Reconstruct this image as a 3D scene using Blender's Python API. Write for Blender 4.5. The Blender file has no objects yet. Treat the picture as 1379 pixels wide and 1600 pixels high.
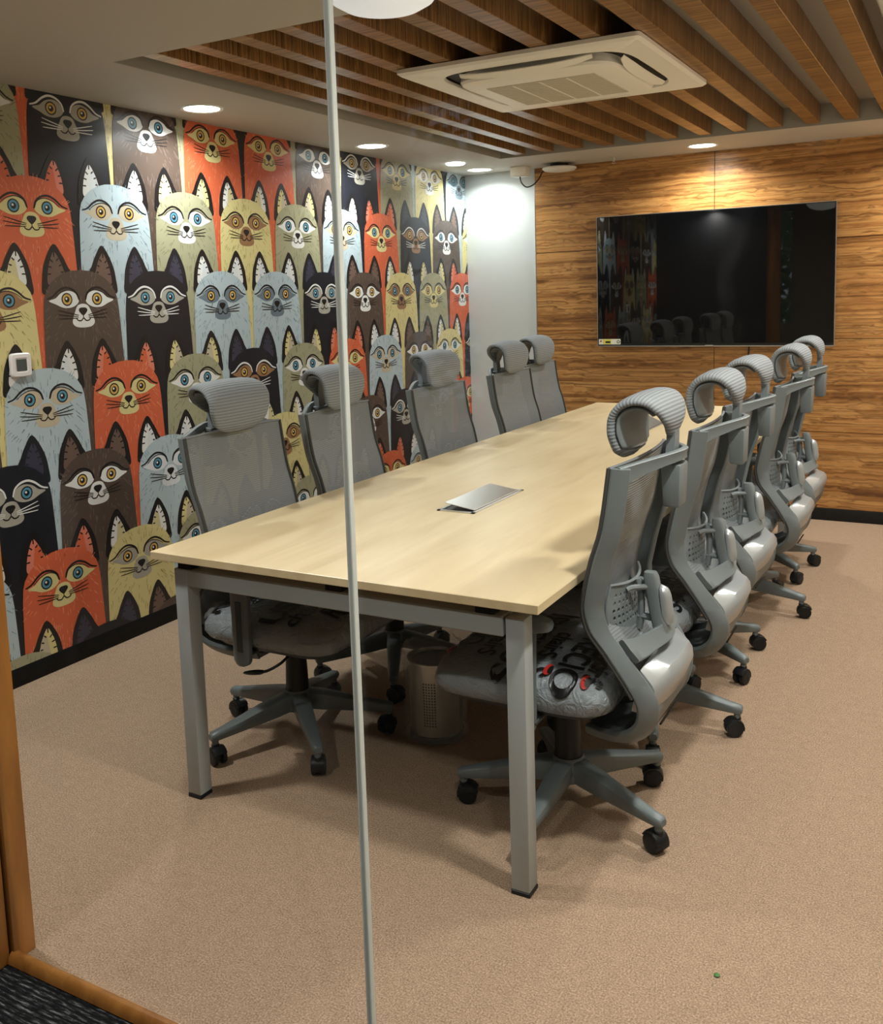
import bpy, bmesh, math, random
from mathutils import Vector, Matrix
import mathutils.noise as mnoise

random.seed(7)
PI = math.pi
scn = bpy.context.scene
COL = scn.collection

# ------------------------------------------------------------------ camera
cam_d = bpy.data.cameras.new('camera')
cam = bpy.data.objects.new('camera', cam_d)
COL.objects.link(cam)
CAMR = Matrix(((0.8741017545, -0.0313189717, 0.4847321371),
               (0.4847340023, 0.1205248663, -0.8663178998),
               (-0.0312900902, 0.9922161460, 0.1205323676)))
cam.matrix_world = Matrix.Translation((2.05625, -1.95917, 1.46350)) @ CAMR.to_4x4()
cam_d.sensor_fit = 'HORIZONTAL'
cam_d.sensor_width = 36.0
cam_d.lens = 36.0 * 1500.57 / 1379.0
cam_d.shift_x = (689.5 - 679.39) / 1379.0
cam_d.shift_y = (641.6 - 800.0) / 1379.0
cam_d.clip_start = 0.02
scn.camera = cam

# ------------------------------------------------------------------ world, exposure
scn.view_settings.view_transform = 'Standard'
scn.view_settings.look = 'None'
scn.view_settings.exposure = 1.5
scn.view_settings.gamma = 1.0
scn.view_settings.use_curve_mapping = False
world = bpy.data.worlds.new('sky')
scn.world = world
world.use_nodes = True
wn = world.node_tree.nodes
wn['Background'].inputs[0].default_value = (0.75, 0.87, 1.0, 1)
wn['Background'].inputs[1].default_value = 0.35

# ------------------------------------------------------------------ room numbers
XL, XR = -1.138, 2.40          # side walls
YB, YG = 4.29, -0.69           # back wall, glass line
ZC = 2.295                     # ceiling
BH = 0.075                     # baseboard height
# downlights: x, y, watts, colour
WARM, COOL = (1.0, 0.965, 0.90), (0.95, 1.0, 0.99)
LIGHTS = [(-0.89, 1.32, 4.2, COOL), (-0.895, 2.69, 4.2, COOL), (-0.90, 4.05, 2.4, COOL),
          (0.62, 3.98, 5.0, WARM), (2.02, 1.32, 7.5, WARM), (2.02, 2.69, 7.0, WARM),
          (2.02, 4.00, 5.5, WARM), (1.95, -0.15, 9.0, WARM), (-0.47, -0.52, 7.5, WARM)]
HALL_LIGHTS = [(0.3, -1.75, 5.0, WARM), (2.3, -1.75, 5.0, WARM)]   # corridor ceiling, z 2.75

# ================================================================== helpers
def lin(c):
    c = c / 255.0
    return c / 12.92 if c <= 0.04045 else ((c + 0.055) / 1.055) ** 2.4
def rgb(r, g, b):
    return (lin(r), lin(g), lin(b), 1.0)

MATS = {}
def mat(name, col, rough=0.5, metal=0.0, spec=0.5, **kw):
    m = bpy.data.materials.new(name)
    m.use_nodes = True
    b = m.node_tree.nodes['Principled BSDF']
    b.inputs['Base Color'].default_value = col
    b.inputs['Roughness'].default_value = rough
    b.inputs['Metallic'].default_value = metal
    b.inputs['Specular IOR Level'].default_value = spec
    for k, v in kw.items():
        b.inputs[k].default_value = v
    MATS[name] = m
    return m
class NT:
    """tiny node builder"""
    def __init__(s, m):
        s.t = m.node_tree; s.n = s.t.nodes; s.l = s.t.links
        s.b = s.n.get('Principled BSDF')
    def node(s, typ, **kw):
        n = s.n.new(typ)
        for k, v in kw.items():
            if k in n.inputs: n.inputs[k].default_value = v
            else: setattr(n, k, v)
        return n
    def link(s, a, b): s.l.new(a, b)
    def coords(s, scale=(1, 1, 1), out='Object'):
        tc = s.node('ShaderNodeTexCoord'); mp = s.node('ShaderNodeMapping')
        mp.inputs['Scale'].default_value = scale
        s.link(tc.outputs[out], mp.inputs['Vector'])
        return mp.outputs[0]
    def noise(s, vec, scale=5, detail=3, rough=0.5, dist=0.0):
        n = s.node('ShaderNodeTexNoise')
        n.inputs['Scale'].default_value = scale; n.inputs['Detail'].default_value = detail
        n.inputs['Roughness'].default_value = rough; n.inputs['Distortion'].default_value = dist
        s.link(vec, n.inputs['Vector'])
        return n.outputs[0]
    def ramp(s, fac, stops):
        r = s.node('ShaderNodeValToRGB')
        e = r.color_ramp.elements
        while len(e) < len(stops): e.new(0.5)
        for i, (p, c) in enumerate(stops):
            e[i].position = p; e[i].color = c
        s.link(fac, r.inputs[0])
        return r.outputs[0]
    def mix(s, fac, a, b, mode='MIX'):
        m = s.node('ShaderNodeMix'); m.data_type = 'RGBA'; m.blend_type = mode
        if isinstance(fac, (int, float)): m.inputs[0].default_value = fac
        else: s.link(fac, m.inputs[0])
        for i, x in ((6, a), (7, b)):
            if isinstance(x, tuple): m.inputs[i].default_value = x
            else: s.link(x, m.inputs[i])
        return m.outputs[2]
    def math(s, op, a, b=0.0, c=None):
        m = s.node('ShaderNodeMath'); m.operation = op
        for i, x in enumerate((a, b) if c is None else (a, b, c)):
            if isinstance(x, (int, float)): m.inputs[i].default_value = x
            else: s.link(x, m.inputs[i])
        return m.outputs[0]
    def bump(s, h, strength=0.3, dist=0.01):
        b = s.node('ShaderNodeBump')
        b.inputs['Strength'].default_value = strength; b.inputs['Distance'].default_value = dist
        s.link(h, b.inputs['Height']); s.link(b.outputs[0], s.b.inputs['Normal'])
    def base(s, c): s.link(c, s.b.inputs['Base Color'])

# ================================================================== materials
M = {}
M['white_paint'] = mat('white_paint', rgb(200, 204, 202), 0.5)
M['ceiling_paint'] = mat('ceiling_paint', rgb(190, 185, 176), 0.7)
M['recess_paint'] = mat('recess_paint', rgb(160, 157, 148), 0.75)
M['beige_paint'] = mat('beige_paint', rgb(190, 178, 160), 0.6)
M['black_gloss'] = mat('black_gloss', rgb(9, 11, 12), 0.5, spec=0.25)
M['black_plastic'] = mat('black_plastic', rgb(15, 18, 20), 0.42, spec=0.35)
M['dark_grey'] = mat('dark_grey', rgb(46, 52, 54), 0.45)
M['grey_plastic'] = mat('grey_plastic', rgb(104, 112, 114), 0.42)
M['shell_grey'] = mat('shell_grey', rgb(114, 122, 125), 0.4)
M['silver'] = mat('silver', rgb(172, 177, 180), 0.30, 0.5)
M['base_grey'] = mat('base_grey', rgb(98, 107, 109), 0.42)
M['frame_grey'] = mat('frame_grey', rgb(160, 165, 165), 0.38)
M['steel'] = mat('steel', rgb(190, 190, 186), 0.28, 1.0)
M['alu'] = mat('alu', rgb(205, 203, 198), 0.32, 0.9)
M['ac_white'] = mat('ac_white', rgb(248, 244, 234), 0.45)
M['ac_grille'] = mat('ac_grille', rgb(212, 204, 186), 0.55)
M['fixture_white'] = mat('fixture_white', rgb(235, 235, 230), 0.4)
M['switch_white'] = mat('switch_white', rgb(232, 228, 226), 0.35)
M['switch_window'] = mat('switch_window', rgb(72, 80, 80), 0.3)
M['screen'] = mat('screen', rgb(4, 5, 7), 0.02, 0.0, 0.8)
M['wood_trim'] = mat('wood_trim', rgb(165, 105, 45), 0.35)
M['mesh_fabric'] = mat('mesh_fabric', rgb(116, 121, 124), 0.75)
M['piping'] = mat('piping', rgb(58, 58, 56), 0.8)
M['red_print'] = mat('red_print', rgb(165, 42, 36), 0.35)
M['black_print'] = mat('black_print', rgb(18, 18, 20), 0.35)
M['sticker'] = mat('sticker', rgb(222, 222, 205), 0.4)
M['sticker_yellow'] = mat('sticker_yellow', rgb(214, 205, 80), 0.4)
M['dark_hall_tone'] = mat('dark_hall_tone', rgb(34, 34, 36), 0.5)  # dark colour stands in for the unlit hall beyond glass
M['leaf'] = mat('leaf', rgb(60, 110, 45), 0.6)

def emis(name, col, st):
    m = bpy.data.materials.new(name); m.use_nodes = True
    b = m.node_tree.nodes['Principled BSDF']
    b.inputs['Base Color'].default_value = (0.9, 0.9, 0.9, 1)
    b.inputs['Emission Color'].default_value = col
    b.inputs['Emission Strength'].default_value = st
    return m
M['lamp_cool'] = emis('lamp_cool', COOL + (1,), 6.0)
M['lamp_warm'] = emis('lamp_warm', WARM + (1,), 6.0)
M['lamp_dome'] = emis('lamp_dome', (0.93, 0.98, 1, 1), 0.16)

# carpets
m = M['carpet'] = mat('carpet', rgb(170, 145, 122), 0.95, spec=0.1)
t = NT(m); v = t.coords()
n1 = t.noise(v, 230, 3, 0.75); n2 = t.noise(v, 34, 3, 0.6)
c = t.ramp(n1, [(0.32, rgb(104, 86, 70)), (0.5, rgb(162, 137, 114)), (0.7, rgb(206, 182, 157))])
c = t.mix(0.25, c, t.ramp(n2, [(0.3, rgb(128, 108, 90)), (0.7, rgb(170, 146, 124))]), 'MIX')
t.base(c); t.bump(n1, 0.6, 0.006)
m = M['dark_carpet'] = mat('dark_carpet', rgb(50, 52, 54), 0.95, spec=0.1)
t = NT(m)
v = t.coords((30, 170, 1)); n1 = t.noise(v, 1.0, 2, 0.6)
v2 = t.coords((1, 1, 1))
w = t.node('ShaderNodeTexWave'); w.bands_direction = 'Y'; w.inputs['Scale'].default_value = 26
w.inputs['Distortion'].default_value = 1.2; w.inputs['Detail'].default_value = 2; w.inputs['Detail Scale'].default_value = 6
t.link(v2, w.inputs['Vector'])
c = t.ramp(n1, [(0.4, rgb(30, 32, 34)), (0.52, rgb(66, 68, 70)), (0.66, rgb(150, 152, 152))])
c = t.mix(t.math('MULTIPLY', w.outputs[1], 0.75), rgb(26, 28, 30), c)
t.base(c); t.bump(w.outputs[1], 0.6, 0.004)

# zebra veneer (grain along local axis 'run'; stripes change along 'across')
def veneer(name, along, across_sc, tint=1.0, rough=0.32, ls=0.62, dk=1.0):
    m = mat(name, rgb(160, 105, 50), rough)
    t = NT(m)
    v = t.coords(along)
    warp = t.noise(t.coords((1.1, 1.1, 2.2)), 3.2, 3, 0.55)
    add = t.node('ShaderNodeVectorMath'); add.operation = 'ADD'
    sc = t.node('ShaderNodeVectorMath'); sc.operation = 'SCALE'
    comb = t.node('ShaderNodeCombineXYZ')
    for i in range(3): t.link(warp, comb.inputs[i])
    t.link(comb.outputs[0], sc.inputs[0]); sc.inputs['Scale'].default_value = across_sc
    t.link(v, add.inputs[0]); t.link(sc.outputs[0], add.inputs[1])
    vv = add.outputs[0]
    n = t.noise(vv, 1.0, 4, 0.6, 0.2)
    n2 = t.noise(vv, 1.5, 1.5, 0.5, 0.15)
    f = lambda r, g, b: rgb(r * tint, g * tint, b * tint)
    c = t.ramp(n, [(0.30, f(112 * dk, 72 * dk, 36 * dk)), (0.44, f(172, 120, 66)), (0.56, f(198, 148, 88)), (0.70, f(152 * dk, 102 * dk, 52 * dk))])
    ridge = t.math('ABSOLUTE', t.math('SUBTRACT', n2, 0.5))
    line = t.ramp(ridge, [(0.0, (1, 1, 1, 1)), (0.03, (0.45, 0.45, 0.45, 1)), (0.10, (0, 0, 0, 1))])
    c = t.mix(t.math('MULTIPLY', line, ls), c, f(78, 44, 18))
    t.base(c)
    return m
M['wall_veneer'] = veneer('wall_veneer', (0.6, 0.6, 27.0), 1.5)
M['slat_veneer'] = veneer('slat_veneer', (1.5, 62.0, 1.5), 0.7, 0.86, 0.34, 0.9, 0.8)
m = M['maple'] = mat('maple', rgb(226, 200, 150), 0.36)
t = NT(m)
n = t.noise(t.coords((9, 1.1, 9)), 1.0, 4, 0.6, 0.6)
n2 = t.noise(t.coords((3, 1.3, 3)), 1.0, 2, 0.5)
c = t.ramp(n, [(0.25, rgb(194, 173, 134)), (0.5, rgb(210, 191, 152)), (0.8, rgb(222, 205, 168))])
c = t.mix(t.ramp(n2, [(0.45, (0, 0, 0, 1)), (0.7, (0.4, 0.4, 0.4, 1))]), c, rgb(188, 164, 124))
t.base(c)
for key, base_c in (('wood_trim', ((134, 84, 36), (182, 124, 60))),):
    t = NT(M[key]); n = t.noise(t.coords((18, 18, 2.5)), 1.0, 4, 0.6, 0.3)
    t.base(t.ramp(n, [(0.3, rgb(*base_c[0])), (0.7, rgb(*base_c[1]))]))

# ribbed headrest fabric: ribs follow the UV's second axis
m = M['rib_fabric'] = mat('rib_fabric', rgb(140, 144, 146), 0.7)
t = NT(m)
uvn = t.node('ShaderNodeUVMap'); sp = t.node('ShaderNodeSeparateXYZ')
t.link(uvn.outputs[0], sp.inputs[0])
s_ = t.math('SINE', t.math('MULTIPLY', sp.outputs[1], 2 * PI / 0.0105))
h = t.math('MULTIPLY_ADD', s_, 0.5, 0.5)
t.base(t.ramp(h, [(0.0, rgb(108, 114, 118)), (0.5, rgb(126, 132, 136)), (1.0, rgb(136, 142, 146))]))
t.bump(h, 0.3, 0.003)

# printed polythene wrap over the seats
def film(name, body, amt, rough, bump=0.9):
    m = bpy.data.materials.new(name); m.use_nodes = True
    t = NT(m)
    t.b.inputs['Base Color'].default_value = body
    t.b.inputs['Roughness'].default_value = rough
    n = t.noise(t.coords((1, 1, 1)), 24, 4, 0.6, 1.6)
    t.bump(n, bump, 0.02)
    tr = t.node('ShaderNodeBsdfTransparent'); mx = t.node('ShaderNodeMixShader')
    mx.inputs[0].default_value = amt
    out = t.n['Material Output']
    t.link(tr.outputs[0], mx.inputs[1]); t.link(t.b.outputs[0], mx.inputs[2]); t.link(mx.outputs[0], out.inputs[0])
    return m
M['seat_film'] = film('seat_film', rgb(158, 168, 174), 0.6, 0.13, 0.7)
M['clear_film'] = film('clear_film', rgb(205, 208, 205), 0.22, 0.12)
M['seat_fabric'] = mat('seat_fabric', rgb(118, 122, 124), 0.8)

# glass: clear pane with surface reflection, tape smears and painted reflection haze
def glass(name, smear_glare=0.0):
    m = bpy.data.materials.new(name); m.use_nodes = True
    t = NT(m); t.n.remove(t.b)
    out = t.n['Material Output']
    tr = t.node('ShaderNodeBsdfTransparent'); tr.inputs[0].default_value = (0.975, 0.985, 0.98, 1)
    gl = t.node('ShaderNodeBsdfGlossy'); gl.inputs['Roughness'].default_value = 0.0
    lw = t.node('ShaderNodeLayerWeight'); lw.inputs['Blend'].default_value = 0.5
    fac = t.math('MULTIPLY_ADD', t.math('POWER', lw.outputs['Facing'], 5.0), 0.96, 0.022)
    mx = t.node('ShaderNodeMixShader')
    t.link(fac, mx.inputs[0]); t.link(tr.outputs[0], mx.inputs[1]); t.link(gl.outputs[0], mx.inputs[2])
    last = mx.outputs[0]
    if smear_glare:
        n = t.noise(t.coords((2.2, 1, 0.8)), 1.6, 5, 0.65, 0.8)
        r = t.ramp(n, [(0.58, (0, 0, 0, 1)), (0.8, (smear_glare, smear_glare, smear_glare, 1))])
        df = t.node('ShaderNodeBsdfDiffuse'); df.inputs[0].default_value = (0.8, 0.8, 0.8, 1)
        m2 = t.node('ShaderNodeMixShader')
        t.link(r, m2.inputs[0]); t.link(last, m2.inputs[1]); t.link(df.outputs[0], m2.inputs[2])
        last = m2.outputs[0]
    t.link(last, out.inputs[0])
    return m
M['glass'] = glass('glass', 0.05)
m = M['silicone'] = bpy.data.materials.new('silicone'); m.use_nodes = True
t = NT(m); t.b.inputs['Base Color'].default_value = rgb(246, 248, 244); t.b.inputs['Roughness'].default_value = 0.12
tl = t.node('ShaderNodeBsdfTranslucent'); tl.inputs[0].default_value = rgb(240, 244, 240)
mx = t.node('ShaderNodeMixShader'); mx.inputs[0].default_value = 0.5
t.link(t.b.outputs[0], mx.inputs[1]); t.link(tl.outputs[0], mx.inputs[2]); t.link(mx.outputs[0], t.n['Material Output'].inputs[0])

M['seam_core'] = mat('seam_core', rgb(196, 200, 194), 0.2)
# wallpaper inks
INK = dict(orange=(206, 98, 64), lblue=(178, 194, 200), sage=(160, 158, 128), cream=(214, 202, 142),
           brown=(82, 68, 60), black=(26, 28, 36), white=(224, 224, 220), paper=(224, 210, 150),
           grey=(166, 162, 150), tan=(192, 180, 156), brownp=(150, 112, 78), bgrey=(108, 122, 132),
           pale=(214, 218, 220), ink=(24, 22, 24), slate=(58, 58, 74), coral=(214, 126, 104),
           blue=(84, 146, 170), yellow=(204, 166, 86), earbrown=(108, 86, 76),
           f_orange=(228, 142, 108), f_lblue=(120, 140, 154), f_sage=(116, 114, 88), f_cream=(158, 142, 88),
           f_brown=(116, 100, 90), f_black=(38, 40, 50), earshade=(206, 196, 150))
for k, c in INK.items():
    M['ink_' + k] = mat('ink_' + k, rgb(*c), 0.34)

# ================================================================== mesh tools
class MB:
    def __init__(s):
        s.bm = bmesh.new(); s.uv = s.bm.loops.layers.uv.new('uv'); s.mats = []
    def mi(s, m):
        if m not in s.mats: s.mats.append(m)
        return s.mats.index(m)
    def face(s, vs, mi=0, uvs=None):
        try: f = s.bm.faces.new(vs)
        except ValueError: return None
        f.material_index = mi
        if uvs:
            for l, q in zip(f.loops, uvs): l[s.uv].uv = q
        return f
    def poly(s, pts, m):
        s.face([s.bm.verts.new(p) for p in pts], s.mi(m))
    def box(s, c, size, m=None, bevel=0.0, seg=2, rot=None, taper=1.0):
        i = s.mi(m)
        r = bmesh.ops.create_cube(s.bm, size=1.0)
        vs = r['verts']
        mt = Matrix.Translation(c)
        if rot is not None: mt = mt @ rot.to_4x4()
        for v in vs:
            k = taper if v.co.z < 0 else 1.0
            v.co = mt @ Vector((v.co.x * size[0] * k, v.co.y * size[1] * k, v.co.z * size[2]))
        fs = set(f for v in vs for f in v.link_faces)
        for f in fs: f.material_index = i
        if bevel > 0:
            es = list(set(e for v in vs for e in v.link_edges))
            rb = bmesh.ops.bevel(s.bm, geom=es, offset=bevel, segments=seg, affect='EDGES', profile=0.5)
            for f in rb['faces']: f.material_index = i
        return vs
    def loft(s, rings, m=None, caps=True, closed=True, uvt=None):
        """rings: lists of points; ring i connected to ring i+1"""
        i = s.mi(m)
        vr = [[s.bm.verts.new(p) for p in r] for r in rings]
        n = len(rings[0])
        d = uvt
        if d is None:
            d = [0.0]
            for a, b in zip(rings, rings[1:]):
                d.append(d[-1] + (Vector(b[0]) - Vector(a[0])).length)
        for k in range(len(vr) - 1):
            for j in range(n if closed else n - 1):
                j2 = (j + 1) % n
                s.face([vr[k][j], vr[k][j2], vr[k + 1][j2], vr[k + 1][j]], i,
                       [(j / n, d[k]), ((j + 1) / n, d[k]), ((j + 1) / n, d[k + 1]), (j / n, d[k + 1])])
        if caps and closed:
            s.face(list(reversed(vr[0])), i); s.face(vr[-1], i)
        return vr
    def tube(s, path, r, m=None, n=8, caps=True):
        rings = []
        P = [Vector(p) for p in path]
        up = Vector((0, 0, 1))
        prev = None
        for k, p in enumerate(P):
            tg = (P[min(k + 1, len(P) - 1)] - P[max(k - 1, 0)]).normalized()
            if prev is None:
                a = tg.cross(up)
                if a.length < 1e-3: a = tg.cross(Vector((1, 0, 0)))
                a.normalize()
            else:
                a = (prev - tg * prev.dot(tg)).normalized()
            prev = a
            b = tg.cross(a)
            rr = r[k] if isinstance(r, (list, tuple)) else r
            rings.append([p + a * math.cos(2 * PI * j / n) * rr + b * math.sin(2 * PI * j / n) * rr for j in range(n)])
        return s.loft(rings, m, caps)
    def lathe(s, prof, c, m=None, n=24, axis='Z', caps=True):
        rings = []
        for r, z in prof:
            ring = []
            for j in range(n):
                a = 2 * PI * j / n
                x, y = r * math.cos(a), r * math.sin(a)
                q = (x, y, z) if axis == 'Z' else ((z, x, y) if axis == 'X' else (y, z, x))
                ring.append(Vector(c) + Vector(q))
            rings.append(ring)
        return s.loft(rings, m, caps)
    def build(s, name, parent=None, smooth=35, mats=None, loc=None, merge=0.0):
        if merge: bmesh.ops.remove_doubles(s.bm, verts=s.bm.verts, dist=merge)
        bmesh.ops.recalc_face_normals(s.bm, faces=s.bm.faces)
        me = bpy.data.meshes.new(name)
        s.bm.to_mesh(me); s.bm.free()
        for m in (mats or s.mats):
            me.materials.append(m)
        if smooth:
            me.polygons.foreach_set('use_smooth', [True] * len(me.polygons))
            me.set_sharp_from_angle(angle=math.radians(smooth))
        o = bpy.data.objects.new(name, me); COL.objects.link(o)
        if parent: o.parent = parent
        if loc: o.location = loc
        return o

def tag(o, label, cat, group=None):
    o['label'] = label; o['category'] = cat
    if group: o['group'] = group
    return o
def thing(name, label, cat, loc=(0, 0, 0), rz=0.0, group=None):
    o = bpy.data.objects.new(name, None); COL.objects.link(o)
    o.empty_display_size = 0.1
    o.location = loc; o.rotation_euler = (0, 0, rz)
    return tag(o, label, cat, group)
def struct(o, label=None):
    o['kind'] = 'structure'
    if label: o['label'] = label
    return o
def copy_tree(o, parent=None):
    c = o.copy(); COL.objects.link(c)
    if parent: c.parent = parent
    for ch in list(o.children): copy_tree(ch, c)
    return c
def crom(ctrl, n):
    """Catmull-Rom through control tuples (any dimension), n samples per span"""
    C = [Vector(c) for c in ctrl]; out = []
    for i in range(len(C) - 1):
        p0, p1, p2, p3 = C[max(i - 1, 0)], C[i], C[i + 1], C[min(i + 2, len(C) - 1)]
        for k in range(n):
            u = k / n
            out.append(0.5 * ((2 * p1) + (p2 - p0) * u + (2 * p0 - 5 * p1 + 4 * p2 - p3) * u * u + (3 * p1 - p0 - 3 * p2 + p3) * u ** 3))
    out.append(C[-1].copy())
    return out
def lerpl(L, n):
    """piecewise-linear resample of scalar list, n samples per span"""
    out = []
    for a, b in zip(L, L[1:]):
        out += [a + (b - a) * k / n for k in range(n)]
    return out + [L[-1]]
def simple_box(name, lo, hi, m, parent=None, bevel=0.0, smooth=35):
    b = MB(); lo = Vector(lo); hi = Vector(hi)
    b.box((lo + hi) / 2, hi - lo, m, bevel)
    return b.build(name, parent, smooth)

# ================================================================== the room shell
fl = struct(simple_box('floor', (XL, YG - 0.005, -0.08), (XR, YB, 0.0), M['carpet']), 'beige speckled carpet floor of the meeting room')
wl = struct(simple_box('wall_left', (XL - 0.12, YG - 0.03, 0), (XL - 0.0035, YB + 0.12, ZC + 0.3), M['white_paint']))
wr = struct(simple_box('wall_right', (XR, YG - 0.03, 0), (XR + 0.12, YB + 0.12, ZC + 0.3), M['beige_paint']))
wb = struct(simple_box('wall_back', (XL - 0.002, YB, 0), (XR, YB + 0.12, ZC + 0.3), M['white_paint']), 'white painted end wall with striped wood veneer panels')
# wood panels, 6 mm joints, proud of the painted wall
xs = [-0.594, 0.625, 1.845, XR]
zs = [BH, 0.550, 1.122, 1.722, ZC]
for i in range(3):
    for j in range(4):
        g = 0.002
        simple_box('panel', (xs[i] + g, YB - 0.014, zs[j] + g), (xs[i + 1] - g, YB + 0.002, zs[j + 1] - (g if j < 3 else 0)),
                   M['wall_veneer'], wb)
b = MB()
b.box(((xs[0] + XR) / 2, YB - 0.003, (BH + ZC) / 2), (XR - xs[0], 0.006, ZC - BH), M['black_gloss'])
b.build('joint_backing', wb)
simple_box('edge_strip', (-0.597, YB - 0.016, BH), (-0.592, YB - 0.001, ZC), M['alu'], wb)
struct(simple_box('baseboard_left', (XL - 0.002, YG, 0), (XL + 0.012, YB, BH), M['black_gloss'], bevel=0.002), 'black skirting along the foot of the mural wall')
struct(simple_box('baseboard_back', (XL + 0.012, YB - 0.02, 0), (XR, YB, BH), M['black_gloss'], bevel=0.002))
struct(simple_box('baseboard_right', (XR - 0.012, YG, 0), (XR, YB - 0.02, BH), M['black_gloss'], bevel=0.002))

# ceiling with a sunken tray
TX0, TX1, TY0, TY1, TZ = -0.571, 1.783, 0.527, 3.677, 2.405
b = MB()
def slab(x0, x1, y0, y1, z0=ZC, z1=ZC + 0.2, m=None):
    b.box(((x0 + x1) / 2, (y0 + y1) / 2, (z0 + z1) / 2), (x1 - x0, y1 - y0, z1 - z0), m or M['ceiling_paint'])
slab(XL, TX0, YG - 0.03, YB); slab(TX1, XR, YG - 0.03, YB); slab(TX0, TX1, YG - 0.03, TY0); slab(TX0, TX1, TY1, YB)
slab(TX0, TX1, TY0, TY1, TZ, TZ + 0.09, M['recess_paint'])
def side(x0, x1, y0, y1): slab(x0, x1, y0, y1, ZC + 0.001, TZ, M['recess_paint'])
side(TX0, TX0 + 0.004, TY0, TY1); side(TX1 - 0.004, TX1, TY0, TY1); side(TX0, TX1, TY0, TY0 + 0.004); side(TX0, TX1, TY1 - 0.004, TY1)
ceil = struct(b.build('ceiling', None, 0), 'pale ceiling with a sunken tray of wood slats')
slat_me = None
for k in range(12):
    xr = -0.395 + 0.1905 * k
    if slat_me is None:
        bb = MB()
        bb.box((0, 0, 0), (0.068, TY1 - TY0 - 0.012, TZ - 2.306), M['slat_veneer'], 0.0015, 1)
        o = bb.build('slat', ceil); slat_me = o.data
    else:
        o = bpy.data.objects.new('slat', slat_me); COL.objects.link(o); o.parent = ceil
    o.location = (xr - 0.034, (TY0 + TY1) / 2, (TZ + 2.306) / 2)

# glass front, frame and sill
struct(simple_box('wall_front_added', (XL, YG - 0.06, 0), (0.085, YG + 0.06, ZC + 0.3), M['dark_hall_tone']))  # invented solid wall, coloured dark so the television reflects black here
GX = None
SEAM = 1.181
jm = struct(simple_box('trim_1', (0.085, YG - 0.050, 0.0), (0.214, YG - 0.010, ZC), M['wood_trim'], bevel=0.003), 'varnished wood door post beside the glass')
simple_box('gasket', (0.150, YG - 0.010, 0.0), (0.206, YG - 0.004, ZC), M['black_plastic'], jm)
simple_box('inner_jamb', (0.085, YG - 0.004, 0.0), (0.222, YG + 0.052, ZC), M['wood_trim'], jm, bevel=0.003)
b = MB()
rings = []
for x in (0.2145, XR):
    rings.append([(x, YG - 0.001 + 0.0165 * math.cos(a), max(0.0, 0.002 + 0.024 * math.sin(a))) for a in [PI * k / 10 for k in range(11)]])
b.loft(rings, M['wood_trim'])
struct(b.build('trim_2', None, 40), 'rounded wood sill bead under the glass')
GT = 0.012
struct(simple_box('window_1', (0.2225, YG - GT / 2 - 0.0, 0.025), (SEAM - 0.004, YG + GT / 2, ZC), M['glass'], smooth=0), 'clear glass pane of the partition left of the joint')
struct(simple_box('window_2', (SEAM + 0.004, YG - GT / 2, 0.026), (XR, YG + GT / 2, ZC), M['glass'], smooth=0), 'clear glass pane of the partition right of the joint')
b = MB()
b.box((SEAM, YG, (0.026 + ZC) / 2), (0.0050, GT * 0.9, ZC - 0.026), M['seam_core'])
for sx in (-1, 1): b.box((SEAM + sx * .0042, YG, (0.026 + ZC) / 2), (0.0026, GT * 1.04, ZC - 0.026), M['silicone'], 0.0008, 1)
struct(b.build('trim_3'), 'pale vertical silicone joint between the glass panes')

# corridor behind the camera (seen only in the television and the glass)
struct(simple_box('floor_corridor', (-4.0, -4.0, -0.08), (4.5, YG - 0.005, -0.002), M['dark_carpet']), 'dark grey woven carpet outside the glass')
struct(simple_box('ceiling_corridor', (-4.0, -4.0, 2.75), (4.5, YG - 0.03, 2.85), M['ceiling_paint']))
b = MB()
wx0, wx1, wz0, wz1 = -0.62, -0.16, 0.9, 2.45
for lo, hi in (((-4, -4.0, 0), (wx0, -3.9, 2.75)), ((wx1, -4.0, 0), (4.5, -3.9, 2.75)), ((wx0, -4.0, 0), (wx1, -3.9, wz0)), ((wx0, -4.0, wz1), (wx1, -3.9, 2.75))):
    lo = Vector(lo); hi = Vector(hi); b.box((lo + hi) / 2, hi - lo, M['beige_paint'])
struct(b.build('wall_corridor', None, 0))
struct(simple_box('wall_corridor_left', (-4.1, -4.0, 0), (-4.0, YG, 2.75), M['beige_paint']))
struct(simple_box('wall_corridor_right', (4.5, -4.0, 0), (4.6, YG, 2.75), M['beige_paint']))
struct(simple_box('wall_corridor_front', (XR + 0.12, YG - 0.06, 0), (4.5, YG + 0.06, 2.75), M['beige_paint']))
struct(simple_box('wall_corridor_near', (-4.0, YG - 0.06, 0), (XL - 0.0, YG + 0.06, 2.75), M['beige_paint']))
struct(simple_box('wall_lintel', (XL, YG - 0.06, ZC + 0.2), (XR + 0.12, YG - 0.03, 2.75), M['beige_paint']))
d1 = struct(simple_box('added_dark_panel', (-1.95, -3.9, 0), (-0.72, -3.86, 2.3), M['dark_grey'], bevel=0.004))  # added plain dark leaf, only to darken the television reflection

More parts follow.
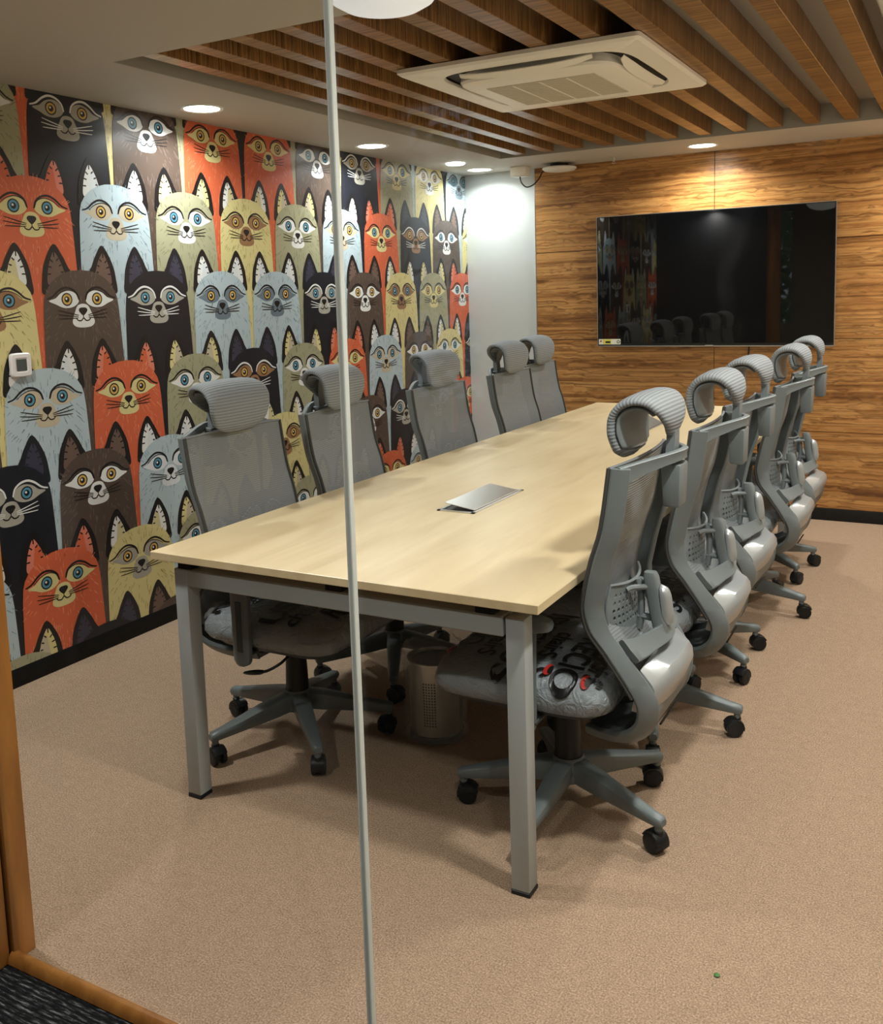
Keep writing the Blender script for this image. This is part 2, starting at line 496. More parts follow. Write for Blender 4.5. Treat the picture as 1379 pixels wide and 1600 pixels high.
# ================================================================== wallpaper mural
EYE = dict(sage='white')
def mural():
    root = MB()
    root.box((XL - 0.0012, (YG + 0.06 + YB) / 2, (BH + ZC) / 2), (0.0016, YB - YG - 0.06, ZC - BH), M['ink_paper'])
    mur = root.build('wallpaper_mural', None, 0)
    tag(mur, 'wallpaper mural of rows of wide-eyed foxes covering the left wall', 'mural')
    Y0, Y1, Z0, Z1 = YG + 0.062, YB - 0.0005, BH + 0.001, ZC - 0.0005
    EAR = dict(orange='coral', lblue='white', sage='cream', cream='white', brown='earbrown', black='slate')
    def smooth_poly(ctrl, n=4):
        c = list(ctrl) + [ctrl[0]]
        C = [Vector((p[0], p[1], 0)) for p in ctrl]; N = len(C); out = []
        for i in range(N):
            p0, p1, p2, p3 = C[i - 1], C[i], C[(i + 1) % N], C[(i + 2) % N]
            for k in range(n):
                u = k / n
                q = 0.5 * ((2 * p1) + (p2 - p0) * u + (2 * p0 - 5 * p1 + 4 * p2 - p3) * u * u + (3 * p1 - p0 - 3 * p2 + p3) * u ** 3)
                out.append((q.x, q.y))
        return out
    def ell(cx, cz, rx, rz, n=16):
        return [(cx + rx * math.cos(2 * PI * k / n), cz + rz * math.sin(2 * PI * k / n)) for k in range(n)]
    body = []
    prof = [(-1.2, .215), (-.46, .2125), (-.30, .203), (-.15, .197), (-.05, .192), (0.0, .186), (.03, .176), (.06, .155), (.085, .125), (.104, .085), (.114, .045), (.117, 0.0)]
    body = [(w, z) for z, w in prof] + [(-w, z) for z, w in reversed(prof[:-1])]
    ear = smooth_poly([(-.186, .02), (-.188, .075), (-.172, .145), (-.124, .219), (-.086, .178), (-.063, .135), (-.05, .10), (-.11, .05)], 4)
    inner = smooth_poly([(-.160, .06), (-.160, .10), (-.148, .145), (-.124, .188), (-.098, .155), (-.085, .125), (-.08, .09), (-.12, .06)], 4)
    shade = [(-.118, .16), (-.098, .155), (-.085, .125), (-.08, .09), (-.112, .06), (-.130, .085)]
    patch = smooth_poly([(-.060, -.004), (-.045, .022), (-.01, .034), (.028, .024), (.055, .004), (.088, -.006), (.055, -.020), (.02, -.034), (-.02, -.034), (-.048, -.022)], 3)
    brow = [(-.062, -.006), (-.052, .022), (-.026, .041), (.008, .046), (.040, .033), (.070, .010), (.099, .001)]
    muz = smooth_poly([(0, -.020), (.026, -.027), (.040, -.050), (.052, -.076), (.056, -.098), (.038, -.113), (0, -.117), (-.038, -.113), (-.056, -.098), (-.052, -.076), (-.040, -.050), (-.026, -.027)], 3)
    nose = smooth_poly([(0, -.035), (.016, -.037), (.022, -.047), (.012, -.060), (0, -.068), (-.012, -.060), (-.022, -.047), (-.016, -.037)], 3)
    def line(pts, w, taper=0.3):
        P = crom([(p[0], p[1], 0) for p in pts], 4); L = []; R = []
        for k, p in enumerate(P):
            tg = (P[min(k + 1, len(P) - 1)] - P[max(k - 1, 0)]).normalized()
            f = k / (len(P) - 1); ww = w * (taper + (1 - taper) * math.sin(PI * (0.15 + 0.7 * f)))
            L.append((p.x - tg.y * ww / 2, p.y + tg.x * ww / 2)); R.append((p.x + tg.y * ww / 2, p.y - tg.x * ww / 2))
        return [[L[k], L[k + 1], R[k + 1], R[k]] for k in range(len(P) - 1)]
    def fox(row, cy, cz, colr, eyec, pat, rnd):
        if cy < Y0 - 0.2 or cy > Y1 + 0.2: return
        b = MB()
        x0 = XL + 0.0004 + row * 0.0015
        D = 0.00013
        def put(poly, lay, ink):
            i = b.mi(M['ink_' + ink])
            b.face([b.bm.verts.new((x0 + lay * D, cy + p[0], cz + p[1])) for p in poly], i)
        mir = lambda poly: [(-p[0], p[1]) for p in reversed(poly)]
        blk = colr == 'black'
        for s in (0, 1):
            f = (lambda p: p) if s == 0 else mir
            put(f(ear), 0, 'ink' if not blk else 'black')
            put(f(inner), 1, EAR[colr])
            if colr in ('orange', 'sage', 'cream', 'lblue'):
                put(f(shade), 1.5, {'orange': 'orange', 'sage': 'tan', 'cream': 'earshade', 'lblue': 'pale'}[colr])
            for (px, pz, dx, dz) in ((-.160, .10, .016, 0), (-.155, .13, .016, -.004), (-.143, .157, .012, -.010), (-.124, .188, 0, -.02), (-.104, .162, -.011, -.010), (-.09, .137, -.013, -.005), (-.083, .108, -.013, 0)):
                for q in line([(px, pz), (px + dx * .5, pz + dz * .5), (px + dx, pz + dz)], .006, .7): put(f(q), 2, 'ink' if not blk else 'black')
        put(body, 3, colr)
        # fur
        fi = 'f_' + colr
        nst = 70 if blk else 300
        for _ in range(nst):
            for _t in range(20):
                z = rnd.uniform(-.62, .112); y = rnd.uniform(-.2, .2)
                # inside the body
                w = 0
                for (za, wa), (zb, wb2) in zip(prof, prof[1:]):
                    if za <= z <= zb: w = wa + (wb2 - wa) * (z - za) / (zb - za); break
                if abs(y) < w - .008: break
            else: continue
            if z > -.02: d = Vector((y * 1.0, (z + .10)))
            elif z > -.16: d = Vector((y * 3.2, -.42)) if abs(y) > .05 else Vector((0, -1))
            else: d = Vector((0.03 * rnd.uniform(-1, 1), -1))
            d = d.normalized() if d.length > 1e-4 else Vector((0, 1))
            ln = rnd.uniform(.016, .030); hw = .0022 if not blk else .0012
            n = Vector((-d.y, d.x)) * hw; c0 = Vector((y, z)); c1 = c0 + d * ln
            put([tuple(c0 - n * .5), tuple(c0 + n), tuple(c1 + n * .3), tuple(c1 - n * .3)], 4, fi)
        lidink = 'ink'
        dark = 'white' if blk else 'ink'
        for s in (0, 1):
            f = (lambda p: p) if s == 0 else mir
            sh = lambda poly: [(p[0] + .077, p[1]) for p in poly]
            put(f(sh(patch)), 5, pat)
            for q in line(brow, .0088): put(f(sh(q)), 6, dark)
            if blk: pass
            else:
                for q in line([(-.058, -.004), (-.045, .024), (-.01, .036), (.03, .026), (.06, .006)], .004): put(f(sh(q)), 6, 'ink')
            put(f(sh(ell(0, -.001, .027, .0265))), 7, 'ink')
            put(f(sh(ell(0, -.001, .0215, .021))), 8, eyec)
            put(f(sh(ell(0, -.001, .0125, .0125))), 9, 'ink')
            put(f(sh(ell(-.003, .002, .005, .005, 8))) if s == 0 else sh(ell(-.154 - .003, .002, .005, .005, 8)), 10, 'white')
        put(muz, 5.5, pat)
        put(nose, 7, 'ink')
        mouth = [(-.036, -.078), (-.028, -.087), (-.012, -.088), (0, -.078), (.012, -.088), (.028, -.087), (.036, -.078)]
        for q in line(mouth, .0055, .6): put(q, 8, 'ink')
        for q in line([(0, -.062), (0, -.07), (0, -.079)], .004, .8): put(q, 8, 'ink')
        for s in (0, 1):
            f = (lambda p: p) if s == 0 else mir
            for (a, c, e) in (((.024, -.066), (.07, -.056), (.124, -.043)), ((.026, -.071), (.075, -.067), (.128, -.060)), ((.026, -.077), (.075, -.078), (.122, -.078))):
                for q in line([a, c, e], .0042, .25): put(f(q), 9, dark)
        bm = b.bm
        for co, no in (((0, Y0, 0), (0, -1, 0)), ((0, Y1, 0), (0, 1, 0)), ((0, 0, Z0), (0, 0, -1)), ((0, 0, Z1), (0, 0, 1))):
            g = bm.verts[:] + bm.edges[:] + bm.faces[:]
            bmesh.ops.bisect_plane(bm, geom=g, plane_co=co, plane_no=no, clear_outer=True)
        # all printed faces look into the room
        for fc in bm.faces:
            fc.normal_update()
            if fc.normal.x < 0: fc.normal_flip()
        me = bpy.data.meshes.new('printed_fox'); bm.to_mesh(me); bm.free()
        for m in b.mats: me.materials.append(m)
        if not me.polygons: return
        o = bpy.data.objects.new('printed_fox', me); COL.objects.link(o); o.parent = mur
        cn = {'lblue': 'pale blue', 'sage': 'sage grey', 'orange': 'orange', 'cream': 'cream', 'brown': 'brown', 'black': 'black'}[colr]
        o['label'] = '%s printed fox with %s eyes' % (cn, eyec)
    S, B_, O, C_, L, W = 'sage', 'black', 'orange', 'cream', 'lblue', 'brown'
    bl, ye = 'blue', 'yellow'
    rows = [
        (2.237, 0.380, [(S, bl, 'white'), (B_, ye, 'grey'), (W, bl, 'white'), (O, ye, 'cream'), (O, ye, 'cream'), (W, bl, 'white'), (B_, ye, 'grey'), (S, bl, 'cream'), (C_, ye, 'white'), (L, bl, 'bgrey')]),
        (1.848, 0.594, [(O, bl, 'cream'), (L, ye, 'tan'), (S, bl, 'white'), (C_, ye, 'brownp'), (S, bl, 'white'), (L, ye, 'tan'), (O, bl, 'cream'), (B_, ye, 'brownp'), (W, bl, 'white'), (C_, bl, 'white')]),
        (1.489, 0.385, [(C_, bl, 'brownp'), (W, ye, 'white'), (B_, bl, 'grey'), (L, ye, 'bgrey'), (L, ye, 'bgrey'), (B_, bl, 'grey'), (W, ye, 'white'), (C_, bl, 'brownp'), (S, ye, 'cream'), (O, bl, 'white')]),
        (1.104, 0.594, [(L, bl, 'tan'), (O, ye, 'cream'), (S, bl, 'white'), (B_, ye, 'brownp'), (S, bl, 'white'), (O, ye, 'cream'), (L, bl, 'tan'), (W, ye, 'white'), (C_, bl, 'white'), (B_, bl, 'grey')]),
        (0.747, 0.390, [(B_, bl, 'grey'), (W, ye, 'white'), (L, bl, 'pale'), (C_, ye, 'brownp'), (C_, ye, 'brownp'), (L, bl, 'pale'), (W, ye, 'white'), (B_, bl, 'grey'), (S, bl, 'white'), (O, ye, 'cream')]),
        (0.371, 0.600, [(O, bl, 'cream'), (C_, ye, 'grey'), (S, bl, 'white'), (B_, ye, 'grey'), (S, bl, 'white'), (C_, ye, 'grey'), (O, ye, 'cream'), (L, ye, 'tan'), (B_, bl, 'grey'), (W, ye, 'white')]),
        (0.0, 0.385, [(S, bl, 'white'), (B_, ye, 'grey'), (W, bl, 'white'), (O, ye, 'cream'), (O, ye, 'cream'), (W, bl, 'white'), (B_, ye, 'grey'), (S, bl, 'cream'), (C_, ye, 'white'), (L, bl, 'bgrey')]),
    ]
    rnd = random.Random(3)
    rows.insert(0, (2.625, 0.600, rows[5][2]))      # the row cut off by the ceiling
    for r, (z, y0, lst) in enumerate(rows):
        for k in range(-3, 10):
            # the print repeats as a mirror image about its fourth column
            kk = k if k >= 0 else ((7 - k) if r % 2 == 1 else (6 - k))
            kk = min(kk, 9)
            fox(r, y0 + 0.4232 * k, z, *lst[kk], rnd)
mural()

# ================================================================== conference table
TW, TL, TH = 1.213, 3.81, 0.75
tb = thing('conference_table', 'long maple-topped conference table on grey square steel legs', 'table', (TW / 2, TL / 2, 0))
off = Vector((-TW / 2, -TL / 2, 0))
b = MB(); b.box((0, 0, TH - 0.0115), (TW, TL, 0.023), M['maple'], 0.0015, 1); b.build('tabletop', tb)
leg_xy = [(0.062, 0.028), (TW - 0.048 - 0.049, 0.028), (0.062, TL - 0.077), (TW - 0.097, TL - 0.077)]
for x, y in leg_xy:
    b = MB(); b.box((x + .0245 + off.x, y + .0245 + off.y, 0.356), (0.049, 0.049, 0.688), M['frame_grey'], 0.003, 2)
    lg = b.build('leg', tb)
    b = MB(); b.box((x + .0245 + off.x, y + .0245 + off.y, 0.006), (0.051, 0.051, 0.012), M['black_plastic'], 0.002, 1)
    b.build('foot', lg)
for y in (0.028, TL - 0.077):
    b = MB(); b.box((off.x + TW / 2, y + .0245 + off.y, 0.675), (leg_xy[1][0] - 0.062 - 0.049, 0.047, 0.05), M['frame_grey'], 0.003, 1)
    b.build('end_beam', tb)
for x in (0.0865 + 0.10, TW - 0.0725 - 0.10):
    b = MB(); b.box((x + off.x, 0, 0.676), (0.045, TL - 0.15, 0.046), M['frame_grey'], 0.003, 1)
    b.build('side_beam', tb)
for x, y in ((0.10, .052), (0.62, .052), (1.06, .052), (0.10, TL - .052), (0.62, TL - .052), (1.06, TL - .052)):
    b = MB(); b.box((x + off.x, y + off.y, 0.7135), (0.05, 0.042, 0.027), M['black_plastic'], 0.001, 1)
    b.build('spacer', tb)
# sunken cable boxes
def cable_box(x0, x1, y0, y1, lift, label, yopen=-1):
    cx, cy = (x0 + x1) / 2, (y0 + y1) / 2
    t = thing('cable_box', label, 'cable box', (cx, cy, TH), 0, 'flip-up cable boxes in the tabletop')
    w, l = x1 - x0, y1 - y0
    b = MB(); f = 0.012
    for c, s in (((-w / 2 + f / 2, 0), (f, l)), ((w / 2 - f / 2, 0), (f, l)), ((0, -l / 2 + f / 2), (w, f)), ((0, l / 2 - f / 2), (w, f))):
        b.box((c[0], c[1], 0.0015), (s[0], s[1], 0.003), M['alu'])
    b.build('frame', t)
    b = MB(); b.box((0, 0, 0.0005), (w - 2 * f, l - 2 * f, 0.001), M['black_plastic']); b.build('well', t)
    b = MB(); b.box((w / 2 - f, 0, 0), (0.001, 0.001, 0.001), M['alu'])
    b2 = MB(); ww = w - 2 * f - 0.002
    b2.box((-ww / 2, 0, 0.001), (ww, l - 2 * f - 0.03, 0.0025), M['alu'], 0.0008, 1)
    b.bm.free()
    o = b2.build('lid', t); o.location = (w / 2 - f, 0, 0.004); o.rotation_euler = (0, math.radians(lift), 0)
cable_box(0.527, 0.664, 0.765, 1.165, 9, 'brushed metal cable box with ajar lid at the near end of the table')
cable_box(0.527, 0.664, 2.62, 3.02, 26, 'brushed metal cable box with raised lid at the far end of the table')

# ================================================================== office chair (local: +x is where the sitter faces)
def ribbon(b, E, I, th, m, bulge=0.0):
    """closed sweep between two edge curves with a rounded rectangular section"""
    rings = []
    n = len(E)
    for k in range(n):
        e, i = E[k], I[k]
        mid0 = (E[max(k - 1, 0)] + I[max(k - 1, 0)]) / 2; mid1 = (E[min(k + 1, n - 1)] + I[min(k + 1, n - 1)]) / 2
        tg = (mid1 - mid0).normalized()
        a = (i - e); w = a.length; a = a.normalized()
        nn = tg.cross(a).normalized()
        c = (e + i) / 2
        prof = [(-.5, -.30), (-.5, .30), (-.44, .5), (0, .5 + bulge), (.44, .5), (.5, .30), (.5, -.30), (.44, -.5), (0, -.5 + bulge * .6), (-.44, -.5)]
        rings.append([c + a * (p[0] * w) + nn * (p[1] * th) for p in prof])
    b.loft(rings, m)

def superring(cx, cy, z, ax, ay, p, n=36):
    out = []
    for k in range(n):
        a = 2 * PI * k / n
        c, s = math.cos(a), math.sin(a)
        out.append(Vector((cx + ax * math.copysign(abs(c) ** (2 / p), c), cy + ay * math.copysign(abs(s) ** (2 / p), s), z)))
    return out

EC = [(-.212, .238, 1.037), (-.190, .238, .89), (-.162, .236, .80), (-.142, .233, .715), (-.137, .230, .672), (-.150, .226, .618), (-.186, .220, .566),
      (-.228, .212, .502), (-.255, .205, .455), (-.263, .199, .42), (-.252, .190, .38), (-.215, .170, .345), (-.16, .130, .322), (-.09, .09, .312)]
IC = [(-.254, .212, 1.033), (-.231, .210, .89), (-.203, .205, .80), (-.184, .201, .715), (-.178, .198, .672), (-.190, .193, .618), (-.224, .186, .566),
      (-.272, .176, .502), (-.299, .167, .455), (-.303, .160, .415), (-.287, .151, .362), (-.240, .135, .318), (-.17, .105, .290), (-.09, .075, .282)]

def make_chair():
    R = thing('office_chair', 'grey mesh office chair', 'chair')
    G, SH, SI = M['grey_plastic'], M['shell_grey'], M['silver']
    # --- back frame
    b = MB()
    for s in (1, -1):
        E = [Vector((p.x, p.y * s, p.z)) for p in crom(EC, 4)]
        I = [Vector((p.x, p.y * s, p.z)) for p in crom(IC, 4)]
        ribbon(b, E, I, 0.016, G, 0.15 * s)
    P = crom([(-.228, .226, 1.018), (-.262, .160, 1.025), (-.300, .085, 1.032), (-.322, .03, 1.036), (-.326, 0, 1.037), (-.322, -.03, 1.036), (-.300, -.085, 1.032), (-.262, -.160, 1.025), (-.228, -.226, 1.018)], 4)
    H = lerpl([.056, .038, .030, .028, .028, .028, .030, .038, .056], 4)
    top = [p + Vector((0, 0, .020)) for p in P]; bot = [p + Vector((0.004, 0, .020 - h)) for p, h in zip(P, H)]
    ribbon(b, top, bot, 0.016, G, 0.2)
    # floor plate joining the rails under the seat
    pl = []
    for p in crom(IC[9:], 3):
        pl.append([Vector((p.x, -p.y, p.z)), Vector((p.x, p.y, p.z)), Vector((p.x + .006, p.y, p.z + .018)), Vector((p.x + .006, -p.y, p.z + .018))])
    b.loft(pl, G)
    frame = b.build('back_frame', R, 40)
    b = MB()   # vents in the floor plate
    for k in range(4):
        b.box((-.285 + .022 * k, .0, .343 - .0165 * k), (.006, .15, .004), M['black_plastic'], rot=Matrix.Rotation(math.radians(38), 3, 'Y'))
    b.build('vent', frame)
    # --- woven mesh
    b = MB(); mi = b.mi(M['mesh_fabric'])
    Ez = crom(EC, 12)
    def uz(z):
        for p, q in zip(Ez, Ez[1:]):
            if q.z <= z <= p.z:
                f = (p.z - z) / max(1e-6, p.z - q.z)
                return p.x + (q.x - p.x) * f, p.y + (q.y - p.y) * f
        return Ez[0].x, Ez[0].y
    z = 0.515; pitch = 0.0068
    while z < 1.034:
        rows = []
        for zz in (z, z + .0063):
            u, vv = uz(min(zz, 1.036)); row = []
            for k in range(11):
                f = -1 + 2 * k / 10
                row.append(b.bm.verts.new((u + .003 - .020 * (1 - f * f), f * (vv - .001), zz)))
            rows.append(row)
        for k in range(10): b.face([rows[0][k], rows[0][k + 1], rows[1][k + 1], rows[1][k]], mi)
        z += pitch
    ms = b.build('backrest_mesh', R, 180); ms['kind'] = 'stuff'
    b = MB()
    for s in (1, -1):
        b.tube([Vector((p.x + .004, p.y * s, p.z)) for p in crom(EC[:9], 4)], .0055, M['piping'], 6)
    b.tube([Vector((uz(1.034)[0] + .003 - .020 * (1 - f * f), f * .236, 1.036)) for f in [-1 + k / 6 for k in range(13)]], .004, M['mesh_fabric'], 6)
    b.build('edge_piping', R)
    # --- lumbar support
    b = MB(); mi = b.mi(SH)
    NV, NZ = 14, 7
    def lp(a, c):     # a in -1..1 across, c in 0..1 up
        v = .135 * a * (1 - .25 * abs(c - .5)); zz = .572 + .128 * c + .012 * a * a * (c - .3)
        return Vector((-.192 + .030 * a * a - .010 * (c - .5) ** 2 * 4 * .6, v, zz))
    for i in range(NV):
        for j in range(NZ):
            a0, a1 = -1 + 2 * i / NV, -1 + 2 * (i + 1) / NV; c0, c1 = j / NZ, (j + 1) / NZ
            sq = [(a0, c0), ((a0 + a1) / 2, c0), (a1, c0), (a1, (c0 + c1) / 2), (a1, c1), ((a0 + a1) / 2, c1), (a0, c1), (a0, (c0 + c1) / 2)]
            ac, cc = (a0 + a1) / 2, (c0 + c1) / 2
            rr = .58 if (0 < j < NZ - 1 and 0 < i < NV - 1) else 0.0
            out = [b.bm.verts.new(lp(*q)) for q in sq]
            if rr == 0: b.face(out, mi); continue
            k2 = 1 / math.sqrt(2)
            dirs = [(-k2, -k2), (0, -1), (k2, -k2), (1, 0), (k2, k2), (0, 1), (-k2, k2), (-1, 0)]
            inn = [b.bm.verts.new(lp(ac + d[0] * (a1 - a0) / 2 * rr, cc + d[1] * (c1 - c0) / 2 * rr)) for d in dirs]
            for k in range(8): b.face([out[k], out[(k + 1) % 8], inn[(k + 1) % 8], inn[k]], mi)
    bmesh.ops.remove_doubles(b.bm, verts=b.bm.verts, dist=1e-5)
    bmesh.ops.recalc_face_normals(b.bm, faces=b.bm.faces)
    bmesh.ops.solidify(b.bm, geom=b.bm.faces[:], thickness=.004)
    rim = [lp(-1 + 2 * k / 12, 0) for k in range(12)] + [lp(1, k / 6) for k in range(6)] + [lp(1 - 2 * k / 12, 1) for k in range(12)] + [lp(-1, 1 - k / 6) for k in range(7)]
    b.tube(rim, .0042, SH, 6, False)
    lum = b.build('lumbar_pad', R, 40)
    b = MB()
    b.tube(crom([(-.203, 0, .70), (-.212, 0, .66), (-.212, 0, .60), (-.206, 0, .565)], 4), .010, SH, 8)
    for s in (1, -1):
        b.tube(crom([(-.190, .056 * s, .682), (-.202, .040 * s, .686), (-.232, .012 * s, .684)], 3), .0075, SH, 8)
    b.tube([(-.205, 0, .600), (-.24, 0, .598)], .010, SH, 8)
    b.build('link', lum)
    # --- cross bracket with upright
    b = MB()
    P = crom([(-.236, .180, .566), (-.250, .140, .563), (-.264, .08, .565), (-.277, .03, .568), (-.279, 0, .569), (-.277, -.03, .568), (-.264, -.08, .565), (-.250, -.140, .563), (-.236, -.180, .566)], 3)
    T_ = lerpl([.022, .017, .012, .010, .010, .010, .012, .017, .022], 3)
    Hh = lerpl([.050, .046, .042, .042, .044, .042, .042, .046, .050], 3)
    ribbon(b, [p + Vector((tt, 0, h / 2)) for p, h, tt in zip(P, Hh, T_)], [p - Vector((tt, 0, h / 2)) for p, h, tt in zip(P, Hh, T_)], .017, G, .15)
    up = []
    for zz, uc, hu, hv in ((.545, -.276, .016, .034), (.575, -.268, .020, .026), (.62, -.256, .020, .021), (.68, -.245, .019, .019), (.710, -.240, .019, .018), (.722, -.238, .015, .014)):
        up.append(superring(uc, 0, zz, hu, hv, 4, 16))
    b.loft(up, G)
    br = b.build('lumbar_bracket', R, 45)
    b = MB(); rg = []
    for k in range(13):
        f = -1 + 2 * k / 12; r = math.sqrt(max(0.0, 1 - f ** 4)) * .99 + .01
        zz = .636 + .056 * f; uc = -.266 - .014 * (1 - f) / 2
        rg.append([Vector((uc - (.024 * r if math.cos(a) < 0 else .006 * r) * abs(math.cos(a)), .021 * r * math.sin(a), zz)) if math.cos(a) < 0
                   else Vector((uc + .006 * r * math.cos(a), .021 * r * math.sin(a), zz)) for a in [2 * PI * q / 16 for q in range(16)]])
    b.loft(rg, SI); b.build('knob_cap', br, 60)
    # --- silver rear cover between the rails
    b = MB(); rg = []
    for k in range(17):
        f = -1 + 2 * k / 16; s = 1 - abs(f) ** 2.4; v = .170 * f
        rg.append([Vector(q) for q in ((-.262, v, .518 + .008 * s), (-.290 - .032 * s, v, .486 + .032 * s), (-.297 - .036 * s, v, .472 + .033 * s), (-.299 - .037 * s, v, .452 + .029 * s),
                                       (-.294 - .016 * s, v, .424 - .004 * s), (-.280 + .026 * s, v, .404 - .040 * s), (-.238, v, .408))])
    b.loft(rg, SI); b.build('rear_cover', R, 35)
    # --- headrest
    PC = [(-.194, 1.032), (-.180, 1.052), (-.168, 1.100), (-.170, 1.150), (-.195, 1.187), (-.235, 1.203), (-.276, 1.197), (-.306, 1.170), (-.319, 1.130), (-.312, 1.088)]
    WC = [.088, .124, .146, .150, .149, .146, .140, .126, .092, .034]
    pts = crom([(p[0], p[1], 0) for p in PC], 5); ws = lerpl(WC, 5)
    def head_rings(off0, off1, shrink, k0=0, k1=None):
        rg = []; dd = []; dist = 0
        for k, (p, w) in enumerate(zip(pts, ws)):
            if k: dist += (p - pts[k - 1]).length
            if k < k0 or (k1 is not None and k > k1): continue
            tg = (pts[min(k + 1, len(pts) - 1)] - pts[max(k - 1, 0)]).normalized()
            nrm = Vector((tg.y, -tg.x))      # points to the inside of the hook
            if nrm.dot(Vector((-.25 - p.x, 1.11 - p.y))) < 0: nrm = -nrm
            w2 = max(.012, w - shrink); ring = []
            c = (off0 + off1) / 2; h = (off1 - off0) / 2
            fe = k / (len(pts) - 1)
            tpr = 1 - .45 * max(0, (fe - .7) / .3)
            for j in range(20):
                a = 2 * PI * j / 20; cs, sn = math.cos(a), math.sin(a)
                v = w2 * math.copysign(abs(cs) ** .5, cs); o = c + h * tpr * math.copysign(abs(sn) ** .6, sn)
                edge = (v / max(w2, .02)) ** 2
                fwd = .014 * edge * max(0.0, 1 - fe * 1.6)
                sag = o + .006 * edge
                ring.append(Vector((p.x + nrm.x * sag + fwd, v, p.y + nrm.y * sag)))
            rg.append(ring); dd.append(dist)
        return rg, dd
    b = MB(); rg, dd = head_rings(0.0, .026, 0.0)
    b.loft(rg, M['rib_fabric'], uvt=dd); b.build('headrest_cushion', R, 60)
    b = MB(); rg, dd = head_rings(.022, .036, .014, 1, 36)
    b.loft(rg, SH, uvt=dd); hs = b.build('headrest_shell', R, 60)
    b = MB()
    rg = []
    for (u, zz, hw) in ((-.297, 1.0, .024), (-.297, 1.05, .023), (-.299, 1.085, .021), (-.299, 1.11, .021), (-.293, 1.14, .024), (-.278, 1.163, .03), (-.25, 1.172, .036)):
        rg.append([Vector((u - .010, -hw, zz)), Vector((u - .010, hw, zz)), Vector((u + .012, hw, zz - .002)), Vector((u + .012, -hw, zz - .002))])
    b.loft(rg, SH)
    for v in (-.014, -.005, .005, .014):
        b.tube([(-.3055, v, 1.04), (-.3075, v, 1.10)], .0022, M['base_grey'], 6)
    b.build('headrest_post', R, 30)
    b = MB(); b.box((-.302, 0, .962), (.050, .084, .112), G, .006, 2, taper=.86)
    b.box((-.300, 0, 1.034), (.040, .075, .014), G, .003, 1)
    b.build('height_adjuster', R, 40)
    # --- seat
    b = MB()
    lv = [(.398, .90), (.404, .965), (.425, 1.0), (.450, .995), (.466, .965), (.475, .90), (.480, .70), (.482, .35)]
    b.loft([superring(.058, 0, zz, .250 * s, .252 * s, 7, 44) for zz, s in lv], M['seat_fabric'])
    seat = b.build('seat', R, 60)
    b = MB(); rg = []
    nz = lambda p, q: mnoise.noise(Vector(p) * q)
    FZ = [(0.0, .5035), (.08, .5035), (.40, .501), (.72, .493), (.90, .480), (.985, .462), (1.03, .440)]
    for zz, s in [(.392, .93), (.402, 1.0), (.420, 1.03)] + [(zz, s) for s, zz in reversed(FZ[1:])]:
        ring = superring(.058, 0, zz, .252 * s, .254 * s, 6, 72)
        for p in ring:
            k = .008 * nz(p, 9) + .006 * nz(p, 24)
            d = Vector((p.x - .058, p.y, 0)); d = d.normalized() if d.length > 1e-4 else d
            if s > .85: p += d * (k * 1.2)
            p.z += .35 * k
        rg.append(ring)
    def film_z(u, v):
        r = ((abs((u - .058) / .252)) ** 6 + (abs(v / .254)) ** 6) ** (1 / 6)
        for (s0, z0), (s1, z1) in zip(FZ, FZ[1:]):
            if s0 <= r <= s1: return z0 + (z1 - z0) * (r - s0) / (s1 - s0)
        return FZ[-1][1]
    # loose gathered film at the back
    b.loft(rg, M['seat_film'])
    for q in range(3):
        rr = []
        for k in range(7):
            f = k / 6
            ring = []
            for j in range(14):
                a = 2 * PI * j / 14; r0 = (.052 - .022 * q * .5) * math.sin(PI * (.12 + .8 * f)) * (1 + .35 * mnoise.noise(Vector((j * .9, k * .8, q * 3.1))))
                ring.append(Vector((-.175 - .03 * (q == 1) + r0 * math.cos(a) * .8, -.16 + .16 * q + (f - .5) * .12, .445 + r0 * math.sin(a) * .8)))
            rr.append(ring)
        b.loft(rr, M['clear_film'])
    wrap = b.build('plastic_wrap', R, 40)
    # print on the film
    def text(s, size, u, v, rot, m, zz=.4905, bold=.0):
        cu = bpy.data.curves.new('print', 'FONT'); cu.body = s; cu.size = size; cu.align_x = 'CENTER'; cu.align_y = 'CENTER'; cu.offset = bold; cu.resolution_u = 6
        o = bpy.data.objects.new('print', cu); COL.objects.link(o)
        dg = bpy.context.evaluated_depsgraph_get()
        me = bpy.data.meshes.new_from_object(o.evaluated_get(dg)); bpy.data.objects.remove(o)
        me.transform(Matrix.Translation((u, v, zz)) @ Matrix.Rotation(rot, 4, 'Z'))
        return me, m
    def word(s, size, mtx):
        me, _ = text(s, size, 0, 0, 0, None, 0, .0015)
        me.transform(mtx); me.materials.append(M['black_print'])
        for q in me.vertices: q.co.z = film_z(q.co.x, q.co.y) + .0065
        o = bpy.data.objects.new('print', me); COL.objects.link(o); o.parent = wrap
    # the words run across the seat
    for (s, size, u, v) in (('RECIO', .10, .245, .0), ('chairS', .072, .165, .10), ('US', .11, .085, .195), ('RECIO', .10, .09, .02), ('chairS', .072, .165, -.15), ('S', .085, .005, .215),
                            ('chairS', .072, .005, .06), ('RECIO', .10, -.075, .12), ('chairS', .072, -.065, -.13), ('US', .11, .09, -.18), ('chairS', .072, -.145, .13), ('RECIO', .10, -.15, -.09)):
        word(s, size, Matrix.Translation((u, v, .4905)) @ Matrix.Rotation(PI / 2, 4, 'Z'))
